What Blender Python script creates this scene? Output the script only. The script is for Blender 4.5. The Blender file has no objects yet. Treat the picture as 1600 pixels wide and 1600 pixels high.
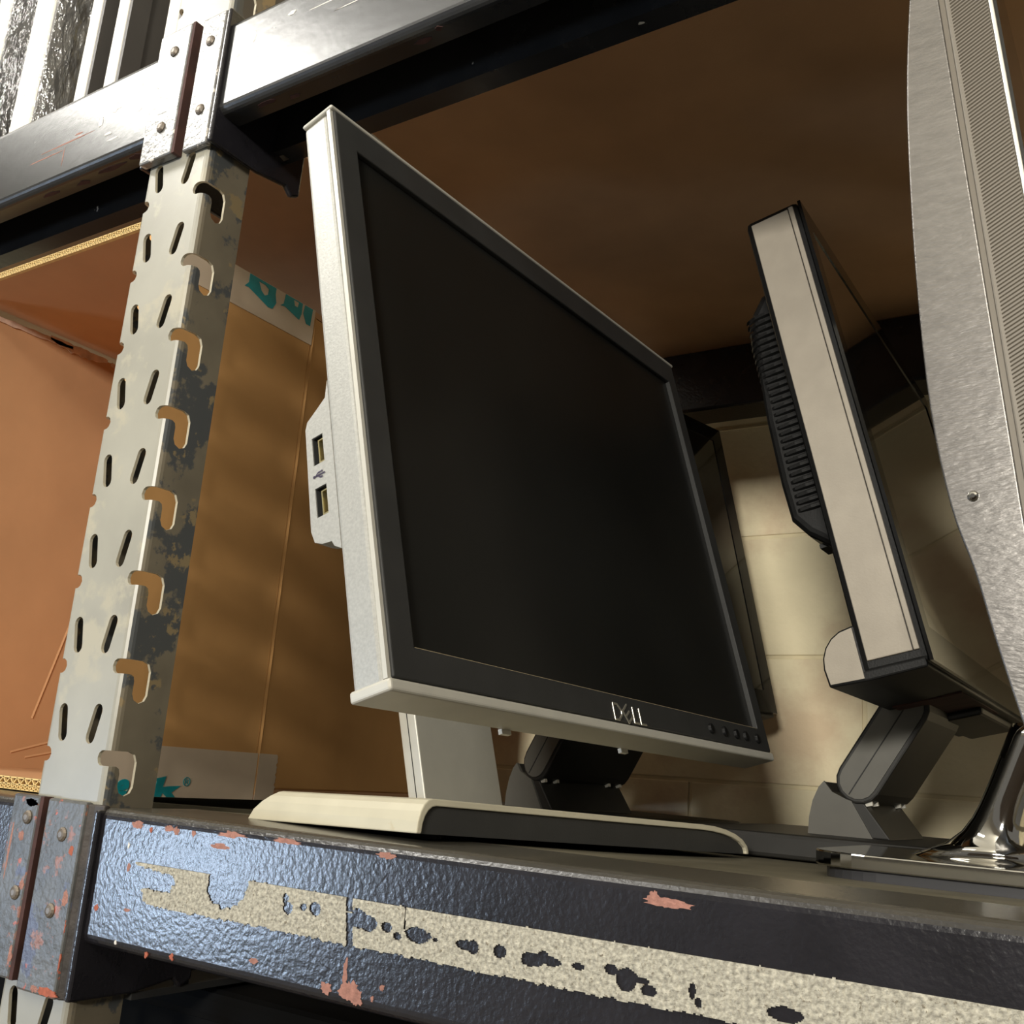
import bpy, bmesh, math, random
from mathutils import Vector, Matrix, noise
from mathutils.geometry import delaunay_2d_cdt

random.seed(7)
scene = bpy.context.scene
COL = scene.collection

# ------------------------------------------------------------------ camera, world, lights
cam_d = bpy.data.cameras.new("camera")
cam_d.sensor_width = 36.0
cam_d.lens = 36.0
cam_d.clip_start = 0.01
cam = bpy.data.objects.new("camera", cam_d)
COL.objects.link(cam)
cam.matrix_world = Matrix(((0.8374, 0.0778, 0.5411, 0),
                           (0.5420, -0.2468, -0.8033, 0),
                           (0.0711, 0.9659, -0.2488, 0),
                           (0, 0, 0, 1)))
scene.camera = cam

world = bpy.data.worlds.new("room_air")
scene.world = world
world.use_nodes = True
world.node_tree.nodes["Background"].inputs[0].default_value = (0.95, 0.90, 0.82, 1)
world.node_tree.nodes["Background"].inputs[1].default_value = 0.24


def area_light(name, loc, target, sx, sy, power, color):
    d = bpy.data.lights.new(name, 'AREA')
    d.shape = 'RECTANGLE'
    d.size, d.size_y = sx, sy
    d.energy = power
    d.color = color
    o = bpy.data.objects.new(name, d)
    COL.objects.link(o)
    o.location = loc
    o.rotation_euler = (Vector(target) - Vector(loc)).to_track_quat('-Z', 'Y').to_euler()
    return o


# ceiling lamps of the aisle and a daylight doorway at its far end
area_light("aisle_ceiling_lamp_left", (-2.24, -0.80, 1.88), (-0.5, 0.5, 0.3), 0.9, 0.25, 22, (1.0, 0.97, 0.90))
area_light("aisle_ceiling_tube", (-2.20, -0.95, 1.95), (-1.2, 0.4, 0.45), 2.6, 0.16, 24, (1.0, 0.97, 0.90))
area_light("aisle_ceiling_lamp_right", (1.0, -1.5, 1.3), (-0.5, 0.6, 0.2), 0.8, 0.22, 11, (1.0, 0.95, 0.85))
area_light("aisle_ceiling_lamp_far", (0.8, -4.2, 1.02), (-0.2, 1.0, 0.1), 1.0, 0.4, 290, (1.0, 0.955, 0.86))
area_light("daylight_doorway", (-3.3, -2.15, -0.40), (-0.3, 0.5, 0.0), 0.45, 0.5, 44, (0.62, 0.78, 1.0))

scene.view_settings.view_transform = 'Standard'
scene.view_settings.look = 'None'
scene.view_settings.gamma = 1.0
scene.view_settings.exposure = -0.22
scene.view_settings.use_curve_mapping = False


# ------------------------------------------------------------------ materials
def srgb(r, g, b):
    f = lambda c: (c / 255.0) / 12.92 if c <= 10 else ((c / 255.0 + 0.055) / 1.055) ** 2.4
    return (f(r), f(g), f(b), 1)


def mat(name, col, rough=0.5, metal=0.0, spec=0.5, var=0.0, var_scale=20, bump=0.0, bump_scale=200,
        spots=None, coat=0.0, stretch=None, dust=None):
    """principled with noise tint, noise bump and optional spots (colour, scale, threshold, softness)"""
    m = bpy.data.materials.new(name)
    m.use_nodes = True
    nt = m.node_tree
    b = nt.nodes["Principled BSDF"]
    b.inputs["Base Color"].default_value = col
    b.inputs["Roughness"].default_value = rough
    b.inputs["Metallic"].default_value = metal
    b.inputs["Specular IOR Level"].default_value = spec
    b.inputs["Coat Weight"].default_value = coat
    tc = nt.nodes.new("ShaderNodeTexCoord")
    src = tc.outputs["Object"]
    if stretch:
        mp = nt.nodes.new("ShaderNodeMapping")
        mp.inputs["Scale"].default_value = stretch[0]
        mp.inputs["Rotation"].default_value = stretch[1]
        nt.links.new(src, mp.inputs[0])
        src = mp.outputs[0]
    out = None
    if var > 0:
        n = nt.nodes.new("ShaderNodeTexNoise")
        n.inputs["Scale"].default_value = var_scale
        n.inputs["Detail"].default_value = 5
        nt.links.new(src, n.inputs["Vector"])
        r = nt.nodes.new("ShaderNodeMapRange")
        r.inputs[1].default_value = 0.3
        r.inputs[2].default_value = 0.7
        r.inputs[3].default_value = 1 - var
        r.inputs[4].default_value = 1 + var
        nt.links.new(n.outputs["Fac"], r.inputs[0])
        mx = nt.nodes.new("ShaderNodeVectorMath")
        mx.operation = 'SCALE'
        mx.inputs[0].default_value = col[:3]
        nt.links.new(r.outputs[0], mx.inputs["Scale"])
        out = mx.outputs[0]
    for sp in (spots or []):
        scol, sscale, thr, soft = sp
        n = nt.nodes.new("ShaderNodeTexNoise")
        n.inputs["Scale"].default_value = sscale
        n.inputs["Detail"].default_value = 6
        n.inputs["Roughness"].default_value = 0.62
        nt.links.new(src, n.inputs["Vector"])
        r = nt.nodes.new("ShaderNodeMapRange")
        r.inputs[1].default_value = thr
        r.inputs[2].default_value = thr + soft
        nt.links.new(n.outputs["Fac"], r.inputs[0])
        mx = nt.nodes.new("ShaderNodeMix")
        mx.data_type = 'RGBA'
        nt.links.new(r.outputs[0], mx.inputs[0])
        if out:
            nt.links.new(out, mx.inputs[6])
        else:
            mx.inputs[6].default_value = col
        mx.inputs[7].default_value = scol
        out = mx.outputs[2]
    if dust:
        ge = nt.nodes.new("ShaderNodeNewGeometry")
        sx = nt.nodes.new("ShaderNodeSeparateXYZ")
        nt.links.new(ge.outputs["True Normal"], sx.inputs[0])
        r = nt.nodes.new("ShaderNodeMapRange")
        r.inputs[1].default_value = 0.25
        r.inputs[2].default_value = 1.0
        r.inputs[4].default_value = 0.8
        nt.links.new(sx.outputs[2], r.inputs[0])
        mx = nt.nodes.new("ShaderNodeMix")
        mx.data_type = 'RGBA'
        nt.links.new(r.outputs[0], mx.inputs[0])
        if out:
            nt.links.new(out, mx.inputs[6])
        else:
            mx.inputs[6].default_value = col
        mx.inputs[7].default_value = dust
        out = mx.outputs[2]
    if out:
        nt.links.new(out, b.inputs["Base Color"])
    if bump > 0:
        n = nt.nodes.new("ShaderNodeTexNoise")
        n.inputs["Scale"].default_value = bump_scale
        n.inputs["Detail"].default_value = 3
        nt.links.new(src, n.inputs["Vector"])
        bp = nt.nodes.new("ShaderNodeBump")
        bp.inputs["Strength"].default_value = bump
        bp.inputs["Distance"].default_value = 0.001
        nt.links.new(n.outputs["Fac"], bp.inputs["Height"])
        nt.links.new(bp.outputs[0], b.inputs["Normal"])
    return m


RUST = srgb(196, 96, 68)
M = dict(
    paint=mat("dark_enamel_paint", (0.016, 0.015, 0.018, 1), 0.25, spec=0.55, var=0.25, var_scale=30, bump=0.26,
              bump_scale=330, spots=[(srgb(150, 88, 70), 40, 0.745, 0.012)], dust=srgb(86, 82, 72)),
    paint_up=mat("dark_enamel_paint_scuffed", (0.022, 0.022, 0.022, 1), 0.24, spec=0.6, var=0.25, var_scale=30,
                 bump=0.10, bump_scale=120, spots=[(srgb(190, 186, 176), 55, 0.70, 0.015), (srgb(150, 84, 62), 30, 0.72, 0.012)]),
    plate=mat("chipped_enamel_plate", srgb(84, 84, 82), 0.42, spec=0.6, var=0.3, var_scale=40, bump=0.6,
              bump_scale=220, spots=[(srgb(80, 84, 104), 28, 0.56, 0.03), (srgb(138, 94, 76), 75, 0.585, 0.04), (srgb(172, 84, 58), 110, 0.64, 0.03)]),
    plate_up=mat("scuffed_enamel_plate", srgb(96, 94, 90), 0.28, spec=0.8, var=0.3, var_scale=60, bump=0.45,
                 bump_scale=240, spots=[(srgb(200, 192, 180), 70, 0.58, 0.03), (srgb(120, 66, 50), 60, 0.66, 0.015)]),
    weld=mat("worn_dark_corner", srgb(60, 54, 50), 0.6, var=0.5, var_scale=60, bump=0.6, bump_scale=160),
    rust=mat("rusty_cut_edge", srgb(66, 38, 31), 0.8, var=0.3, var_scale=80),
    chip=mat("pink_primer_chip", srgb(156, 110, 96), 0.75, var=0.25, var_scale=300, bump=0.4, bump_scale=900),
    chip_red=mat("orange_primer_chip", srgb(164, 88, 64), 0.75, var=0.25, var_scale=300),
    chip_white=mat("bare_metal_scuff", srgb(214, 208, 196), 0.5, var=0.15, var_scale=300),
    tape_old=mat("crusty_masking_tape", srgb(168, 163, 148), 0.85, var=0.42, var_scale=520, bump=1.0, bump_scale=420,
                 spots=[(srgb(120, 112, 96), 420, 0.60, 0.06)]),
    post=mat("grey_painted_steel", srgb(152, 149, 137), 0.36, spec=0.5, var=0.10, var_scale=18, bump=0.05, bump_scale=120,
             spots=[(srgb(166, 160, 142), 26, 0.56, 0.08)]),
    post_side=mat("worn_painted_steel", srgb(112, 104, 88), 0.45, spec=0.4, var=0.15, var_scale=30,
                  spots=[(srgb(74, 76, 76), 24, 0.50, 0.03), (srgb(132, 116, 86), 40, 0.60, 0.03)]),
    edge=mat("bright_cut_steel", srgb(206, 198, 176), 0.4, metal=0.2),
    rivet=mat("painted_rivet", srgb(110, 100, 88), 0.4, metal=0.3, var=0.3, var_scale=200),
    board=mat("brown_hardboard", srgb(190, 152, 116), 0.55, spec=0.3, var=0.14, var_scale=9, bump=0.1, bump_scale=500),
    board_low=mat("grey_dusty_board", srgb(112, 106, 88), 0.6, spec=0.4, var=0.15, var_scale=25),
    card=mat("kraft_cardboard", srgb(208, 158, 100), 0.8, spec=0.2, var=0.08, var_scale=12, bump=0.25, bump_scale=60),
    card_in=mat("kraft_cardboard_inside", srgb(198, 152, 112), 0.8, spec=0.2, var=0.08, var_scale=12, bump=0.2, bump_scale=60),
    card_edge=mat("corrugated_edge", srgb(222, 190, 128), 0.85, var=0.15, var_scale=200),
    card_hole=mat("corrugation_hollow", srgb(96, 66, 36), 0.95),
    tear=mat("torn_cardboard", srgb(206, 176, 156), 0.9, var=0.2, var_scale=120),
    ptape=mat("milky_packing_tape", srgb(216, 196, 172), 0.32, spec=0.5, var=0.05, var_scale=30),
    teal=mat("teal_print", srgb(22, 150, 158), 0.4, var=0.1, var_scale=120),
    silver=mat("silver_plastic", srgb(168, 167, 161), 0.42, metal=0.25, spec=0.5, var=0.10, var_scale=650, bump=0.10, bump_scale=900),
    silver_sm=mat("smooth_silver_plastic", srgb(190, 187, 176), 0.40, metal=0.15, spec=0.5, var=0.04, var_scale=60),
    silver_dirty=mat("yellowed_silver_plastic", srgb(194, 187, 164), 0.5, metal=0.05, spec=0.4, var=0.05, var_scale=40,
                     spots=[(srgb(170, 146, 96), 16, 0.60, 0.10)]),
    black=mat("black_plastic", (0.007, 0.007, 0.007, 1), 0.44, spec=0.25, var=0.2, var_scale=60, bump=0.1, bump_scale=900),
    bezel=mat("charcoal_bezel", (0.030, 0.030, 0.029, 1), 0.5, spec=0.4, var=0.12, var_scale=40, bump=0.1, bump_scale=1200),
    screen=mat("matte_screen_off", (0.010, 0.010, 0.009, 1), 0.34, spec=0.35, var=0.3, var_scale=6,
               spots=[(srgb(92, 88, 80), 260, 0.765, 0.02)]),
    screen_gl=mat("satin_screen_off", (0.012, 0.011, 0.009, 1), 0.08, spec=1.0, coat=1.0),
    seam=mat("seam_shadow_gap", (0.02, 0.02, 0.02, 1), 0.8),
    dust=mat("pale_dust", srgb(196, 178, 140), 0.95, var=0.2, var_scale=500),
    gold=mat("usb_contact_metal", srgb(214, 200, 150), 0.3, metal=0.9),
    logo=mat("polished_logo_metal", srgb(200, 196, 182), 0.30, metal=0.8),
    ink=mat("dark_print", (0.03, 0.02, 0.05, 1), 0.6),
    side3=mat("warm_grey_plastic", srgb(156, 148, 135), 0.45, metal=0.1, spec=0.4, var=0.06, var_scale=60, bump=0.08, bump_scale=900),
    stand3=mat("charcoal_grey_stand", srgb(92, 90, 84), 0.5, spec=0.4, var=0.06, var_scale=60),
    dark3=mat("matte_black_stand", (0.02, 0.019, 0.017, 1), 0.5, spec=0.4, var=0.2, var_scale=30),
    cover4=mat("brushed_grey_cover", srgb(130, 127, 124), 0.27, metal=0.85, spec=0.5, var=0.10, var_scale=90, bump=0.14, bump_scale=220,
               stretch=((1, 1, 3.5), (0.0, 0.7, 0))),
    rib4=mat("ribbed_taupe_bezel", srgb(112, 105, 94), 0.5, metal=0.1),
    trim4=mat("bright_trim", srgb(232, 228, 214), 0.25, metal=0.4),
    gloss=mat("gloss_black", (0.01, 0.01, 0.01, 1), 0.08, spec=0.6),
    chrome=mat("chrome", srgb(200, 198, 192), 0.06, metal=1.0),
    foot4=mat("satin_dark_foot", (0.045, 0.045, 0.05, 1), 0.3, spec=0.6),
    wall=mat("cream_painted_block", srgb(224, 213, 180), 0.7, spec=0.3, var=0.08, var_scale=12, bump=0.5, bump_scale=120,
             spots=[(srgb(204, 184, 154), 5, 0.52, 0.15)]),
    joint=mat("painted_mortar", srgb(212, 200, 166), 0.8, var=0.1, var_scale=40),
    opposite=mat("added_dark_partition", srgb(74, 64, 58), 0.8, var=0.2, var_scale=3),
    floor=mat("grey_concrete", srgb(150, 142, 130), 0.7, var=0.15, var_scale=4),
    panel_white=mat("white_panel_edge", srgb(226, 222, 210), 0.4, spec=0.5),
    panel_dark=mat("dark_panel_face", srgb(70, 66, 62), 0.5, spec=0.4, var=0.1, var_scale=20),
    case=mat("black_filler_shell", (0.005, 0.005, 0.005, 1), 0.85, spec=0.1),
    rail=mat("dark_grey_rail", (0.03, 0.03, 0.03, 1), 0.5),
)

# clear crumpled film
mf = bpy.data.materials.new("clear_stretch_film")
mf.use_nodes = True
nt = mf.node_tree
nt.nodes.remove(nt.nodes["Principled BSDF"])
tr = nt.nodes.new("ShaderNodeBsdfTransparent")
gl = nt.nodes.new("ShaderNodeBsdfGlossy")
gl.inputs["Roughness"].default_value = 0.16
ms = nt.nodes.new("ShaderNodeMixShader")
ms.inputs[0].default_value = 0.20
tcn = nt.nodes.new("ShaderNodeTexCoord")
mp = nt.nodes.new("ShaderNodeMapping")
mp.inputs["Scale"].default_value = (1, 1, 0.35)
nn = nt.nodes.new("ShaderNodeTexNoise")
nn.inputs["Scale"].default_value = 70
nn.inputs["Detail"].default_value = 4
bp = nt.nodes.new("ShaderNodeBump")
bp.inputs["Strength"].default_value = 1.0
bp.inputs["Distance"].default_value = 0.02
nt.links.new(tcn.outputs["Object"], mp.inputs[0])
nt.links.new(mp.outputs[0], nn.inputs["Vector"])
nt.links.new(nn.outputs["Fac"], bp.inputs["Height"])
nt.links.new(bp.outputs[0], gl.inputs["Normal"])
nt.links.new(tr.outputs[0], ms.inputs[1])
nt.links.new(gl.outputs[0], ms.inputs[2])
nt.links.new(ms.outputs[0], nt.nodes["Material Output"].inputs[0])
M["film"] = mf


# ------------------------------------------------------------------ helpers
ROOTLOC = {}


def thing(name, loc, label, cat, group=None, kind=None):
    o = bpy.data.objects.new(name, None)
    o.empty_display_size = 0.02
    COL.objects.link(o)
    o.location = loc
    o["label"] = label
    o["category"] = cat
    if group:
        o["group"] = group
    ROOTLOC[o] = Vector(loc)
    return o


def tag(o, label, cat, group=None):
    o["label"] = label
    o["category"] = cat
    if group:
        o["group"] = group
    return o


def root_loc(p):
    while p is not None:
        if p in ROOTLOC:
            return ROOTLOC[p]
        p = p.parent
    return Vector((0, 0, 0))


def mesh(name, verts, faces, m, parent=None, bevel=0.0, seg=2, smooth=False, T=None, mats=None, fmat=None, angle=35):
    """verts are world coordinates (or local ones mapped by T); parented meshes are stored relative to the root"""
    me = bpy.data.meshes.new(name)
    off = root_loc(parent)
    if T is not None:
        verts = [T @ Vector(v) for v in verts]
    me.from_pydata([Vector(v) - off for v in verts], [], faces)
    if mats:
        for mm in mats:
            me.materials.append(M[mm])
        for p, i in zip(me.polygons, fmat):
            p.material_index = i
    else:
        me.materials.append(M[m])
    bm = bmesh.new()
    bm.from_mesh(me)
    bmesh.ops.recalc_face_normals(bm, faces=bm.faces)
    bm.to_mesh(me)
    bm.free()
    if smooth:
        for p in me.polygons:
            p.use_smooth = True
    o = bpy.data.objects.new(name, me)
    COL.objects.link(o)
    if parent:
        o.parent = parent
    if bevel > 0:
        b = o.modifiers.new("bevel", 'BEVEL')
        b.width = bevel
        b.segments = seg
        b.limit_method = 'ANGLE'
        b.angle_limit = math.radians(angle)
    return o


def box(name, lo, hi, m, parent=None, bevel=0.0, seg=2, T=None):
    (a, b, c), (d, e, f) = lo, hi
    v = [(a, b, c), (d, b, c), (d, e, c), (a, e, c), (a, b, f), (d, b, f), (d, e, f), (a, e, f)]
    F = [(0, 1, 2, 3), (4, 7, 6, 5), (0, 4, 5, 1), (1, 5, 6, 2), (2, 6, 7, 3), (3, 7, 4, 0)]
    return mesh(name, v, F, m, parent, bevel, seg, T=T)


def boxes(name, lst, m, parent=None, bevel=0.0, T=None):
    V, F = [], []
    for lo, hi in lst:
        (a, b, c), (d, e, f) = lo, hi
        s = len(V)
        V += [(a, b, c), (d, b, c), (d, e, c), (a, e, c), (a, b, f), (d, b, f), (d, e, f), (a, e, f)]
        F += [tuple(i + s for i in q) for q in
              [(0, 1, 2, 3), (4, 7, 6, 5), (0, 4, 5, 1), (1, 5, 6, 2), (2, 6, 7, 3), (3, 7, 4, 0)]]
    return mesh(name, V, F, m, parent, bevel, T=T)


def extrude(name, poly, put, c0, c1, m, parent=None, bevel=0.0, seg=2, T=None, smooth=False, angle=35):
    """poly of (a,b); put(a,b,c) -> point; extruded c0..c1"""
    n = len(poly)
    V = [put(a, b, c0) for a, b in poly] + [put(a, b, c1) for a, b in poly]
    F = [tuple(range(n)), tuple(range(2 * n - 1, n - 1, -1))]
    F += [(i, (i + 1) % n, n + (i + 1) % n, n + i) for i in range(n)]
    return mesh(name, V, F, m, parent, bevel, seg, smooth, T, angle=angle)


def plate_with_holes(name, outer, holes, put, c0, c1, m, parent=None, bevel=0.0, T=None):
    """flat plate with holes: outline and holes in (a,b)"""
    pts, edges = [], []
    for loop in [outer] + holes:
        s = len(pts)
        pts += [Vector(p) for p in loop]
        edges += [(s + i, s + (i + 1) % len(loop)) for i in range(len(loop))]
    vs, es, fs, *_ = delaunay_2d_cdt(pts, edges, [], 0, 1e-7)
    keep = []
    for f in fs:
        c = sum((vs[i] for i in f), Vector((0, 0))) / len(f)
        if inside(c, outer) and not any(inside(c, h) for h in holes):
            keep.append(tuple(f))
    return shell2d(name, vs, keep, lambda p, k: put(p[0], p[1], c0 if k == 0 else c1), m, parent, bevel, T)


def inside(p, poly):
    x, y = p[0], p[1]
    r = False
    n = len(poly)
    j = n - 1
    for i in range(n):
        xi, yi = poly[i]
        xj, yj = poly[j]
        if (yi > y) != (yj > y) and x < (xj - xi) * (y - yi) / (yj - yi) + xi:
            r = not r
        j = i
    return r


def shell2d(name, vs, faces, put, m, parent=None, bevel=0.0, T=None, mats=None, pick=None):
    used = sorted({i for f in faces for i in f})
    ix = {v: k for k, v in enumerate(used)}
    n = len(used)
    V = [put(vs[i], 0) for i in used] + [put(vs[i], 1) for i in used]
    F, fm = [], []
    cnt = {}
    for f in faces:
        g = [ix[i] for i in f]
        F.append(tuple(g))
        F.append(tuple(n + i for i in reversed(g)))
        k = pick(sum((vs[i] for i in f), Vector((0, 0))) / len(f)) if pick else 0
        fm += [k, k]
        for a, b in zip(g, g[1:] + g[:1]):
            cnt[(min(a, b), max(a, b))] = cnt.get((min(a, b), max(a, b)), 0) + 1
    for (a, b), c in cnt.items():
        if c == 1:
            F.append((a, b, n + b, n + a))
            fm.append(len(mats) - 1 if mats else 0)
    return mesh(name, V, F, m, parent, bevel, T=T, mats=mats, fmat=fm)


def arc(cx, cy, r, a0, a1, n=6):
    return [(cx + r * math.cos(math.radians(a0 + (a1 - a0) * i / n)),
             cy + r * math.sin(math.radians(a0 + (a1 - a0) * i / n))) for i in range(n + 1)]


def rrect(x0, y0, x1, y1, r, n=5):
    return (arc(x1 - r, y0 + r, r, -90, 0, n) + arc(x1 - r, y1 - r, r, 0, 90, n) +
            arc(x0 + r, y1 - r, r, 90, 180, n) + arc(x0 + r, y0 + r, r, 180, 270, n))


def slot(cx, cy, w, h, tilt, n=6):
    """stadium hole, tilt in degrees (positive leans to +a at the top)"""
    r = w / 2
    pts = arc(0, h / 2 - r, r, 0, 180, n) + arc(0, -h / 2 + r, r, 180, 360, n)
    t = math.radians(-tilt)
    return [(cx + x * math.cos(t) - y * math.sin(t), cy + x * math.sin(t) + y * math.cos(t)) for x, y in pts]


def cyl(name, p, d, r, h, m, parent=None, n=16, dome=0.0, bevel=0.0, T=None):
    """cylinder from p along unit vector d, optional domed end"""
    d = Vector(d).normalized()
    u = d.orthogonal().normalized()
    v = d.cross(u)
    p = Vector(p)
    rings = [(0, r), (h, r)]
    if dome:
        rings = [(0, r), (h, r), (h + dome * 0.7, r * 0.75), (h + dome * 0.95, r * 0.4)]
    V, F = [], []
    for t, rr in rings:
        for i in range(n):
            a = 2 * math.pi * i / n
            V.append(p + d * t + u * rr * math.cos(a) + v * rr * math.sin(a))
    for k in range(len(rings) - 1):
        for i in range(n):
            j = (i + 1) % n
            F.append((k * n + i, k * n + j, (k + 1) * n + j, (k + 1) * n + i))
    F.append(tuple(range(n))[::-1])
    F.append(tuple((len(rings) - 1) * n + i for i in range(n)))
    return mesh(name, V, F, m, parent, bevel, T=T)


def text_mesh(name, s, size, T, m, parent, depth=0.0006, shear=0.0, bold=0.0):
    c = bpy.data.curves.new("txt", 'FONT')
    c.body = s
    c.size = size
    c.shear = shear
    c.offset = bold
    c.extrude = depth / 2
    o = bpy.data.objects.new("txt", c)
    COL.objects.link(o)
    bpy.context.view_layer.update()
    me = bpy.data.meshes.new_from_object(o.evaluated_get(bpy.context.evaluated_depsgraph_get()))
    bpy.data.objects.remove(o)
    off = root_loc(parent)
    me.transform(T)
    me.transform(Matrix.Translation(-off))
    me.materials.clear()
    me.materials.append(M[m])
    me.name = name
    ob = bpy.data.objects.new(name, me)
    COL.objects.link(ob)
    ob.parent = parent
    return ob


def basis(o, a, b, c):
    """4x4 mapping local (a,b,c) axes at o"""
    a, b, c, o = Vector(a), Vector(b), Vector(c), Vector(o)
    return Matrix(((a.x, b.x, c.x, o.x), (a.y, b.y, c.y, o.y), (a.z, b.z, c.z, o.z), (0, 0, 0, 1)))


def structure(o):
    o["kind"] = "structure"
    return o


def copy_tree(o, parent=None):
    c = o.copy()
    COL.objects.link(c)
    c.parent = parent
    for ch in list(o.children):
        copy_tree(ch, c)
    return c


# ------------------------------------------------------------------ the room: floor and block wall
FLOOR_Z = -1.45
fl = structure(box("floor", (-5, -6, FLOOR_Z - 0.05), (5, 1.6, FLOOR_Z), "floor"))
WALL_Y = 1.13
ceil = structure(box("ceiling", (-5, -6, 2.25), (5, 1.3, 2.30), "panel_white"))  # unseen ceiling, added for reflections in the shiny parts
opp = structure(box("added_partition", (-1.5, -2.75, FLOOR_Z), (5, -2.65, 0.60), "opposite"))  # unseen low partition, added across the aisle to darken reflections
wall = structure(box("wall_back", (-4, WALL_Y + 0.0016, FLOOR_Z), (4, WALL_Y + 0.15, 1.9), "joint"))
bw, bh, jt = 0.392, 0.1405, 0.004
block_me = None
for row in range(-4, 5):
    z0 = 0.010 + row * bh
    for k in range(-4, 3):
        x0 = -0.29 + k * bw + (bw / 2 if row % 2 else 0)
        if block_me is None:
            b = box("block", (0, 0, 0), (bw - jt, 0.02, bh - jt), "wall", None, bevel=0.0012)
            block_me = b.data
        else:
            b = bpy.data.objects.new("block", block_me)
            COL.objects.link(b)
            md = b.modifiers.new("bevel", 'BEVEL')
            md.width, md.segments, md.limit_method = 0.0012, 2, 'ANGLE'
        b.location = (x0, WALL_Y + random.uniform(-0.0008, 0.0008), z0 + jt / 2)
        b.parent = wall

# ------------------------------------------------------------------ rack upright, folded perforated sheet
PX0, PX1, PY, PD, PR = -0.6035, -0.5365, 0.392, 0.036, 0.005
ZB, ZT = -0.30, 0.80
wf = PX1 - PX0


def unfold(s, t):
    """s: 0..wf along the front, negative on the left flange, >wf on the right flange; t: inward thickness"""
    r = PR
    q = math.pi * r / 2
    if s < r - q:
        return Vector((PX0 + t, PY + r + (r - q - s)))
    if s < r:
        a = (r - s) / r
        return Vector((PX0 + r - (r - t) * math.sin(a), PY + r - (r - t) * math.cos(a)))
    if s <= wf - r:
        return Vector((PX0 + s, PY + t))
    if s <= wf - r + q:
        a = (s - (wf - r)) / r
        return Vector((PX1 - r + (r - t) * math.sin(a), PY + r - (r - t) * math.cos(a)))
    return Vector((PX1 - t, PY + r + (s - (wf - r + q))))


q_ = math.pi * PR / 2
S1 = wf - PR + q_ + PD - PR
S0 = PR - q_ - (PD - PR)
SC = wf - PR + q_ / 2
outer = [(S0, ZB), (S1, ZB), (S1, ZT), (S0, ZT)]
holes = []
PITCH = 0.0544
for k in range(-5, 14):
    zc = 0.0125 + k * PITCH
    if k == -1:      # covered by the lower connectors
        continue
    holes.append(slot(-0.5878 - PX0, zc, 0.0084, 0.0235, -12))
    holes.append(slot(-0.5565 - PX0, zc, 0.0084, 0.0245, 13))
    zt = zc - 0.0150
    # hook slot wrapping round the corner: finger on the front, then down on the flank
    fx = -0.5478 - PX0
    r = 0.0045
    yb = lambda y: wf - PR + q_ + (y - PY - PR)
    y0, y1 = 0.4005, 0.4115
    hook = ([(fx + r, zt)] + [(fx + r + r * math.cos(math.radians(a)), zt - r + r * math.sin(math.radians(a))) for a in (110, 140, 180, 220, 250, 270)] +
            [(yb(y0) - 0.003, zt - 2 * r), (yb(y0) - 0.0008, zt - 2 * r - 0.0012), (yb(y0), zt - 2 * r - 0.004), (yb(y0), zt - 0.0205), (yb(y0) + 0.0016, zt - 0.0240),
             (yb(y0) + 0.0055, zt - 0.0258), (yb(y1) - 0.0016, zt - 0.0240), (yb(y1), zt - 0.0205), (yb(y1), zt - 0.006),
             (yb(y1) - 0.002, zt - 0.0015), (yb(y1) - 0.006, zt)])
    holes.append(hook)
    # the same hook mirrored on the left corner
    mid = wf / 2
    holes.append([(2 * mid - s - (0.0020 if s < SC - 0.004 else 0.0), z) for s, z in hook][::-1])

pts, edges = [], []
for loop in [outer] + holes:
    s = len(pts)
    pts += [Vector(p) for p in loop]
    edges += [(s + i, s + (i + 1) % len(loop)) for i in range(len(loop))]
for s_ in [wf - PR + q_ * i / 4 for i in range(5)] + [PR - q_ * i / 4 for i in range(5)]:
    s = len(pts)
    pts += [Vector((s_, ZB)), Vector((s_, ZT))]
    edges.append((s, s + 1))
vs, es, fs, *_ = delaunay_2d_cdt(pts, edges, [], 0, 1e-7)
keep = []
for f in fs:
    c = sum((vs[i] for i in f), Vector((0, 0))) / len(f)
    if not any(abs(c.y - h[0][1]) < 0.05 and inside(c, h) for h in holes):
        keep.append(tuple(f))
up = thing("rack_upright", (-0.5675, 0.41, FLOOR_Z), "grey perforated steel upright post with slanted slots and hook-shaped corner holes", "rack post")


def putpost(p, k):
    xy = unfold(p[0], 0.0 if k == 0 else 0.002)
    return (xy.x, xy.y, p[1])


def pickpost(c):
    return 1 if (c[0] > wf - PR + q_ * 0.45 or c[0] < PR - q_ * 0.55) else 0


shell2d("post_channel", vs, keep, putpost, "post", up, mats=["post", "post_side", "edge"], pick=pickpost)
boxes("post_foot", [((PX0, PY, FLOOR_Z), (PX1, PY + 0.002, ZB)), ((PX0, PY + 0.002, FLOOR_Z), (PX0 + 0.002, PY + PD, ZB)),
                    ((PX1 - 0.002, PY + 0.002, FLOOR_Z), (PX1, PY + PD, ZB))], "post", up)
boxes("side_rail", [((-0.536, 0.43, -0.1425), (-0.532, 1.08, -0.1385)), ((-0.572, 0.43, -0.1425), (-0.536, 1.08, -0.1405)),
                    ((-0.536, 0.463, -0.1385), (-0.534, 0.473, -0.126))], "rail", up)


# ------------------------------------------------------------------ beams
def beam_profile(zt, zb, y=0.390):
    r = 0.006
    return (arc(y + r, zt - r, r, 90, 180, 5) + arc(y + r, zb + r, r, 180, 270, 5) +
            [(y + 0.018, zb), (y + 0.018, zb + 0.003), (y + 0.007, zb + 0.003), (y + 0.004, zb + 0.007), (y + 0.004, zt - 0.005), (y + 0.0525, zt - 0.005),
             (y + 0.0525, zb), (y + 0.068, zb), (y + 0.068, zt)])


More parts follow.
